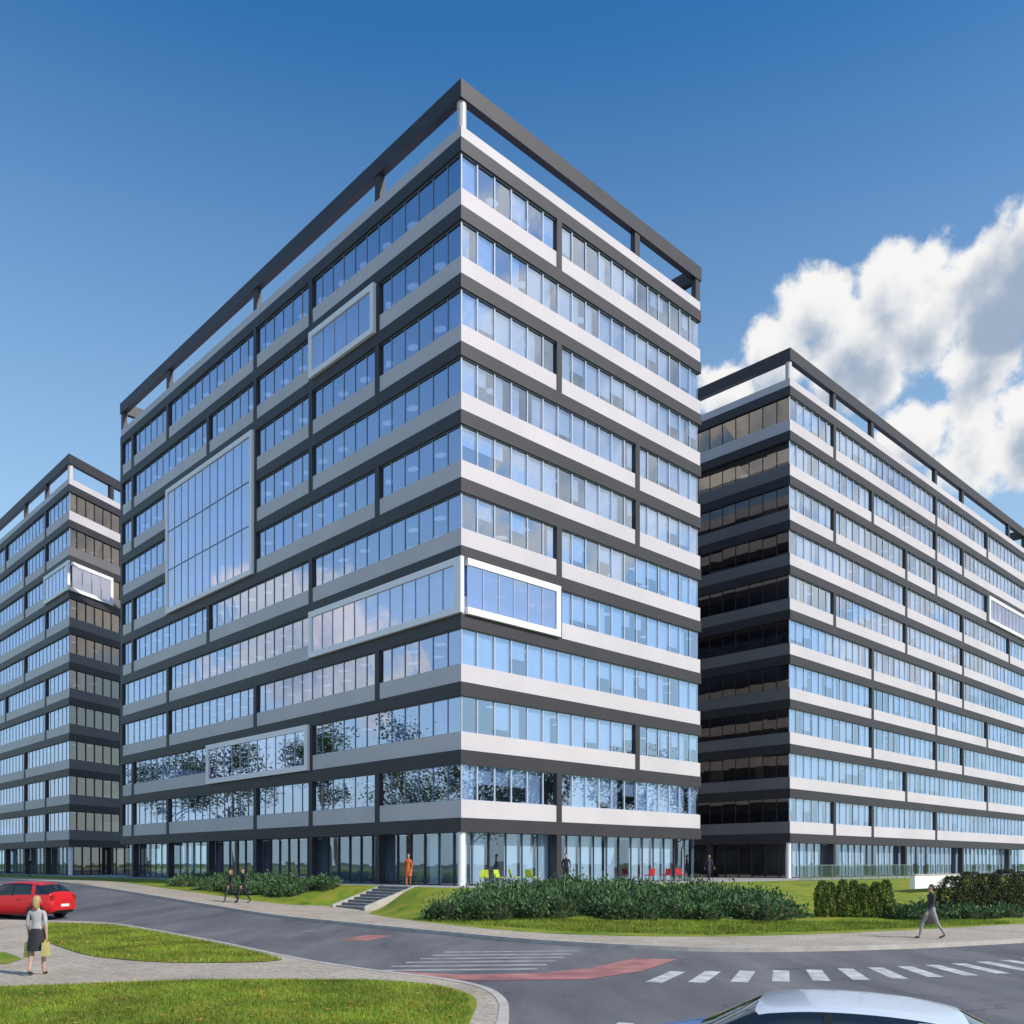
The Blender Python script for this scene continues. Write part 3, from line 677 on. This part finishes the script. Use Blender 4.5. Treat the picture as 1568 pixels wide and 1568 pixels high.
# ---------------------------------------------------------------- cars
def car(name,x,y,z,rot,paint,roofpaint=None,L=4.1,W=.87,H=1.47):
    root=empty(name,(x,y,z)); root.rotation_euler=(0,0,rot)
    mp=mat(name+'_paint',paint,.35,0,.02,1,coat=.35); mr=mp if roofpaint is None else mat(name+'_roof_paint',roofpaint,.25,0,.02,1,coat=.6)
    mg=mat('car_glass',(.015,.02,.025),.05,0,.02,1,spec=.9); mblk=mat('black_trim',(.015,.015,.015),.6)
    h=L/2; q=(H-1.47)*.6
    ST=[(h,.60,.30,.55,.58,.50),(h-.12,.78,.20,.66,.72,.62),(h-.5,.96,.18,.78+q,.86+q,.78),(h-1.0,1,.18,.88+q,.96+q,.82),(h-1.15,1,.18,.90+q,1.0+q,.80),(h-1.75,1,.18,.93+q,H-.07,.68),(h-2.1,1,.18,.95+q,H-.01,.70),(h-2.6,1,.18,.96+q,H,.70),(h-3.2,1,.18,.97+q,H-.04,.68),(h-3.55,1,.18,.98+q,H-.12,.66),(h-3.95,.97,.22,.98+q,1.06+q,.72),(h-4.07,.90,.30,.75+q,.80+q,.68),(h-4.1,.80,.36,.6,.62,.6)]
    mb=MB(); rings=[]
    for (sx,w,zb_,zs,zr,rh) in ST:
        w*=W; r=rh
        half=[(0,zb_),(w*.85,zb_),(w*.98,zb_+.12),(w,zb_+(zs-zb_)*.6),(w*.955,zs),(r,zr-.03),(r*.85,zr+.012),(0,zr+.035)]
        ringp=[(sx,a,b) for a,b in half]+[(sx,-a,b) for a,b in half[::-1][1:-1]]
        rings.append(ringp)
    n=len(rings[0])
    for i in range(len(rings)-1):
        for j in range(n):
            k=(j+1)%n
            jj=j if j<7 else n-1-j
            m=mp
            if jj==4 and 4<=i<=9: m=mg
            if jj in(5,6) and i in(4,9): m=mg
            if jj in(5,6) and 5<=i<=8: m=mr
            if jj==0: m=mblk
            mb.face([rings[i][j],rings[i][k],rings[i+1][k],rings[i+1][j]],m)
    mb.face(rings[0],mp); mb.face(rings[-1][::-1],mp)
    o=mb.obj('body',root,True)
    bm=bmesh.new(); bm.from_mesh(o.data); bmesh.ops.remove_doubles(bm,verts=bm.verts[:],dist=.0005); bmesh.ops.recalc_face_normals(bm,faces=bm.faces[:])
    cl_=bm.edges.layers.float.get('crease_edge') or bm.edges.layers.float.new('crease_edge')
    for e in bm.edges:
        if len(e.link_faces)==2 and e.link_faces[0].material_index!=e.link_faces[1].material_index: e[cl_]=.75
    bm.to_mesh(o.data); bm.free(); o.data.polygons.foreach_set('use_smooth',[True]*len(o.data.polygons))
    s_=o.modifiers.new('s','SUBSURF'); s_.levels=2; s_.render_levels=2
    tr=MB()
    for sy in (-1,1):
        def pil(xa,za,ya,xb,zb2,yb,w,m):
            tr.hexa([(xa-w,sy*(ya-.02),za),(xa+w,sy*(ya-.02),za),(xa+w,sy*(ya+.012),za),(xa-w,sy*(ya+.012),za),(xb-w,sy*(yb-.02),zb2),(xb+w,sy*(yb-.02),zb2),(xb+w,sy*(yb+.012),zb2),(xb-w,sy*(yb+.012),zb2)],m)
        pil(h-2.3,.95+q,W*.952,h-2.4,H-.06,.70,.035,mblk)
        pil(h-3.25,.96+q,W*.952,h-3.2,H-.10,.68,.07,mr)
        tr.box(h-1.5,h-1.35,sy*(W+.02)-.07,sy*(W+.02)+.09,.93+q,1.06+q,mp)
        tr.box(h-.32,h-.14,sy*.60*W/.87-.12,sy*.60*W/.87+.1,.60,.71,mat('headlamp',(.7,.7,.72),.1))
        tr.box(h-4.06,h-3.92,sy*.70*W/.87-.1,sy*.70*W/.87+.09,.72+q,.95+q,mat('tail_lamp',(.35,.01,.01),.2))
        tr.box(h-2.75,h-2.6,sy*(W+.004)-.01,sy*(W+.004)+.015,.80+q,.825+q,mp)
    tr.box(h-.03,h+.012,-.4,.4,.30,.44,mblk); tr.box(-h-.012,-h+.03,-.26,.26,.5,.61,mat('number_plate',(.8,.8,.8),.4))
    tr.obj('trim',root)
    for wx in (h-.78,h-3.35):
        for sy in (-1,1):
            wm=MB(); N=28; tyre=mat('tyre',(.02,.02,.02),.8); rim=mat('wheel_rim',(.45,.45,.47),.3,.8)
            def P(r,a,yy): return (wx+r*math.cos(a),sy*yy,.31+r*math.sin(a))
            prof=[(.31,W-.22),(.315,W-.18),(.315,W-.03),(.295,W-.0),(.21,W+.004),(.205,W-.03)]
            for i in range(N):
                a0=2*math.pi*i/N;a1=2*math.pi*(i+1)/N
                for qq in range(len(prof)-1):
                    wm.face([P(prof[qq][0],a0,prof[qq][1]),P(prof[qq][0],a1,prof[qq][1]),P(prof[qq+1][0],a1,prof[qq+1][1]),P(prof[qq+1][0],a0,prof[qq+1][1])],tyre)
                wm.face([P(.205,a0,W-.06),P(.205,a1,W-.06),P(0,a0,W-.06)],tyre)
                if math.sin((a0+a1)/2)>-.3:
                    wm.face([P(.315,a0,W-.02),P(.315,a1,W-.02),P(.375,a1,W+.006),P(.375,a0,W+.006)],mblk)
            for kx in range(5):
                a=2*math.pi*kx/5
                wm.face([P(.03,a-1.2,W-.02),P(.2,a-.16,W-.035),P(.2,a+.16,W-.035),P(.03,a+1.2,W-.02)],rim)
            wm.obj('wheel',root,False)
    return root
car('red_car',-20.6,38.0,base(-20.3,38.0),math.radians(172),(.62,.012,.015),H=1.52)
car('blue_car',2.75,8.9,0,math.radians(160),(.03,.13,.50),(.66,.72,.80),L=4.1,W=.85,H=1.21)
# ---------------------------------------------------------------- world
sunaz=math.radians(122); sunel=math.radians(38)
w=bpy.data.worlds.new('World'); scene.world=w; w.use_nodes=True; nt=w.node_tree
for n in list(nt.nodes): nt.nodes.remove(n)
out=nt.nodes.new('ShaderNodeOutputWorld'); bg=nt.nodes.new('ShaderNodeBackground'); bg.inputs['Strength'].default_value=.15
sky=nt.nodes.new('ShaderNodeTexSky'); sky.sky_type='NISHITA'; sky.sun_disc=False; sky.sun_elevation=sunel; sky.sun_rotation=sunaz; sky.air_density=1.0; sky.dust_density=.5; sky.ozone_density=1.6
hs=nt.nodes.new('ShaderNodeHueSaturation'); hs.inputs['Hue'].default_value=.499; hs.inputs['Saturation'].default_value=1.38; hs.inputs['Value'].default_value=1.18
nt.links.new(sky.outputs[0],hs.inputs['Color'])
g=bpy.data.node_groups.new('cloud_density','ShaderNodeTree')
g.interface.new_socket('Vector',in_out='INPUT',socket_type='NodeSocketVector'); g.interface.new_socket('Density',in_out='OUTPUT',socket_type='NodeSocketFloat')
gi=g.nodes.new('NodeGroupInput'); go=g.nodes.new('NodeGroupOutput')
def mth(op,a,b=None,c=None,clamp=False,G=None):
    G=G or g
    n=G.nodes.new('ShaderNodeMath'); n.operation=op; n.use_clamp=clamp
    for i,v in enumerate((a,b,c)):
        if v is None: continue
        if isinstance(v,(int,float)): n.inputs[i].default_value=v
        else: G.links.new(v,n.inputs[i])
    return n.outputs[0]
sx=g.nodes.new('ShaderNodeSeparateXYZ'); g.links.new(gi.outputs[0],sx.inputs[0])
az=mth('MULTIPLY',mth('ARCTAN2',sx.outputs[0],sx.outputs[1]),57.2958)
el=mth('MULTIPLY',mth('ARCSINE',sx.outputs[2]),57.2958)
cb=g.nodes.new('ShaderNodeCombineXYZ'); g.links.new(az,cb.inputs[0]); g.links.new(mth('MULTIPLY',el,1.25),cb.inputs[1])
blobs=[(22.9,30.2,2.4),(18.9,30.0,2.0),(21.2,28.2,3.1),(16.4,27.8,2.0),(24.6,28.6,2.6),(19.6,26.8,2.0),(13.4,27.0,1.7),(28,28.4,2.9),(29.8,30.4,2.1),(27.8,26.6,2.4),(27.3,22.3,2.7),(24.2,23.3,1.8),(29.8,22.4,3.0),
 (50,26,8),(66,20,10),(84,28,12),(110,30,14),(-110,25,11),(-75,13,5),(150,30,14)]
cur=None
for (a_,e_,r_) in blobs:
    d=g.nodes.new('ShaderNodeVectorMath'); d.operation='DISTANCE'; g.links.new(cb.outputs[0],d.inputs[0]); d.inputs[1].default_value=(a_,e_*1.25,0)
    v=mth('MULTIPLY_ADD',d.outputs['Value'],-1/(r_*1.25),1.0)
    cur=v if cur is None else mth('MAXIMUM',cur,v)
cur=mth('MAXIMUM',cur,-1.0)
ns=g.nodes.new('ShaderNodeTexNoise'); ns.inputs['Scale'].default_value=19; ns.inputs['Detail'].default_value=8; ns.inputs['Roughness'].default_value=.56
g.links.new(gi.outputs[0],ns.inputs['Vector'])
nn=mth('MULTIPLY',mth('SUBTRACT',ns.outputs['Fac'],.5),2.3)
dens=mth('ADD',cur,nn)
g.links.new(dens,go.inputs[0])
tc=nt.nodes.new('ShaderNodeTexCoord')
def N(t): return nt.nodes.new(t)
sz=N('ShaderNodeSeparateXYZ'); nt.links.new(tc.outputs['Generated'],sz.inputs[0])
hz=N('ShaderNodeMapRange'); hz.inputs['From Min'].default_value=0.0; hz.inputs['From Max'].default_value=.68; hz.inputs['To Min'].default_value=1; hz.inputs['To Max'].default_value=0; nt.links.new(sz.outputs[2],hz.inputs['Value'])
hp_=mth('MULTIPLY',mth('POWER',hz.outputs[0],1.15,G=nt),.98,G=nt)
hm_=N('ShaderNodeMix'); hm_.data_type='RGBA'; nt.links.new(hp_,hm_.inputs['Factor']); nt.links.new(hs.outputs[0],hm_.inputs[6]); hm_.inputs[7].default_value=(4.0,5.2,6.0,1)
g0=N('ShaderNodeGroup'); g0.node_tree=g; nt.links.new(tc.outputs['Generated'],g0.inputs[0])
va=N('ShaderNodeVectorMath'); va.operation='ADD'; nt.links.new(tc.outputs['Generated'],va.inputs[0]); va.inputs[1].default_value=(.004,-.002,.024)
vn=N('ShaderNodeVectorMath'); vn.operation='NORMALIZE'; nt.links.new(va.outputs[0],vn.inputs[0])
g1=N('ShaderNodeGroup'); g1.node_tree=g; nt.links.new(vn.outputs[0],g1.inputs[0])
al=N('ShaderNodeMapRange'); al.interpolation_type='SMOOTHSTEP'; al.inputs['From Min'].default_value=-.08; al.inputs['From Max'].default_value=.32; nt.links.new(g0.outputs[0],al.inputs['Value'])
gb=N('ShaderNodeVectorMath'); gb.operation='DISTANCE'; nt.links.new(tc.outputs['Generated'],gb.inputs[0]); gb.inputs[1].default_value=(.425,.762,.485)
gbm=N('ShaderNodeMapRange'); gbm.interpolation_type='SMOOTHSTEP'; gbm.inputs['From Min'].default_value=.025; gbm.inputs['From Max'].default_value=.075; gbm.inputs['To Min'].default_value=.6; gbm.inputs['To Max'].default_value=0; nt.links.new(gb.outputs['Value'],gbm.inputs['Value'])
sh=N('ShaderNodeMapRange'); sh.interpolation_type='SMOOTHSTEP'; sh.inputs['From Min'].default_value=.15; sh.inputs['From Max'].default_value=1.3; nt.links.new(mth('ADD',g1.outputs[0],gbm.outputs[0],G=nt),sh.inputs['Value'])
cm=N('ShaderNodeMix'); cm.data_type='RGBA'; nt.links.new(sh.outputs[0],cm.inputs['Factor']); cm.inputs[6].default_value=(6.2,6.15,6.1,1); cm.inputs[7].default_value=(2.3,2.9,3.8,1)
fm=N('ShaderNodeMix'); fm.data_type='RGBA'; nt.links.new(al.outputs[0],fm.inputs['Factor']); nt.links.new(hm_.outputs[2],fm.inputs[6]); nt.links.new(cm.outputs[2],fm.inputs[7])
nt.links.new(fm.outputs[2],bg.inputs['Color']); nt.links.new(bg.outputs[0],out.inputs['Surface'])
# ---------------------------------------------------------------- sun
sd=bpy.data.lights.new('sun','SUN'); sd.energy=3.9; sd.angle=math.radians(.5); sd.color=(1,.94,.87)
so=bpy.data.objects.new('sun',sd); scene.collection.objects.link(so)
dv=Vector((math.sin(sunaz)*math.cos(sunel),math.cos(sunaz)*math.cos(sunel),math.sin(sunel)))
so.rotation_euler=dv.to_track_quat('Z','Y').to_euler(); so.location=(60,-40,60)
# ---------------------------------------------------------------- camera
cd=bpy.data.cameras.new('camera'); cd.sensor_width=36; cd.lens=36*1390/1568; cd.shift_y=538/1568; cd.clip_start=.1; cd.clip_end=6000
co=bpy.data.objects.new('camera',cd); scene.collection.objects.link(co); co.location=(0,0,2.5); co.rotation_euler=(math.radians(90),0,0)
scene.camera=co
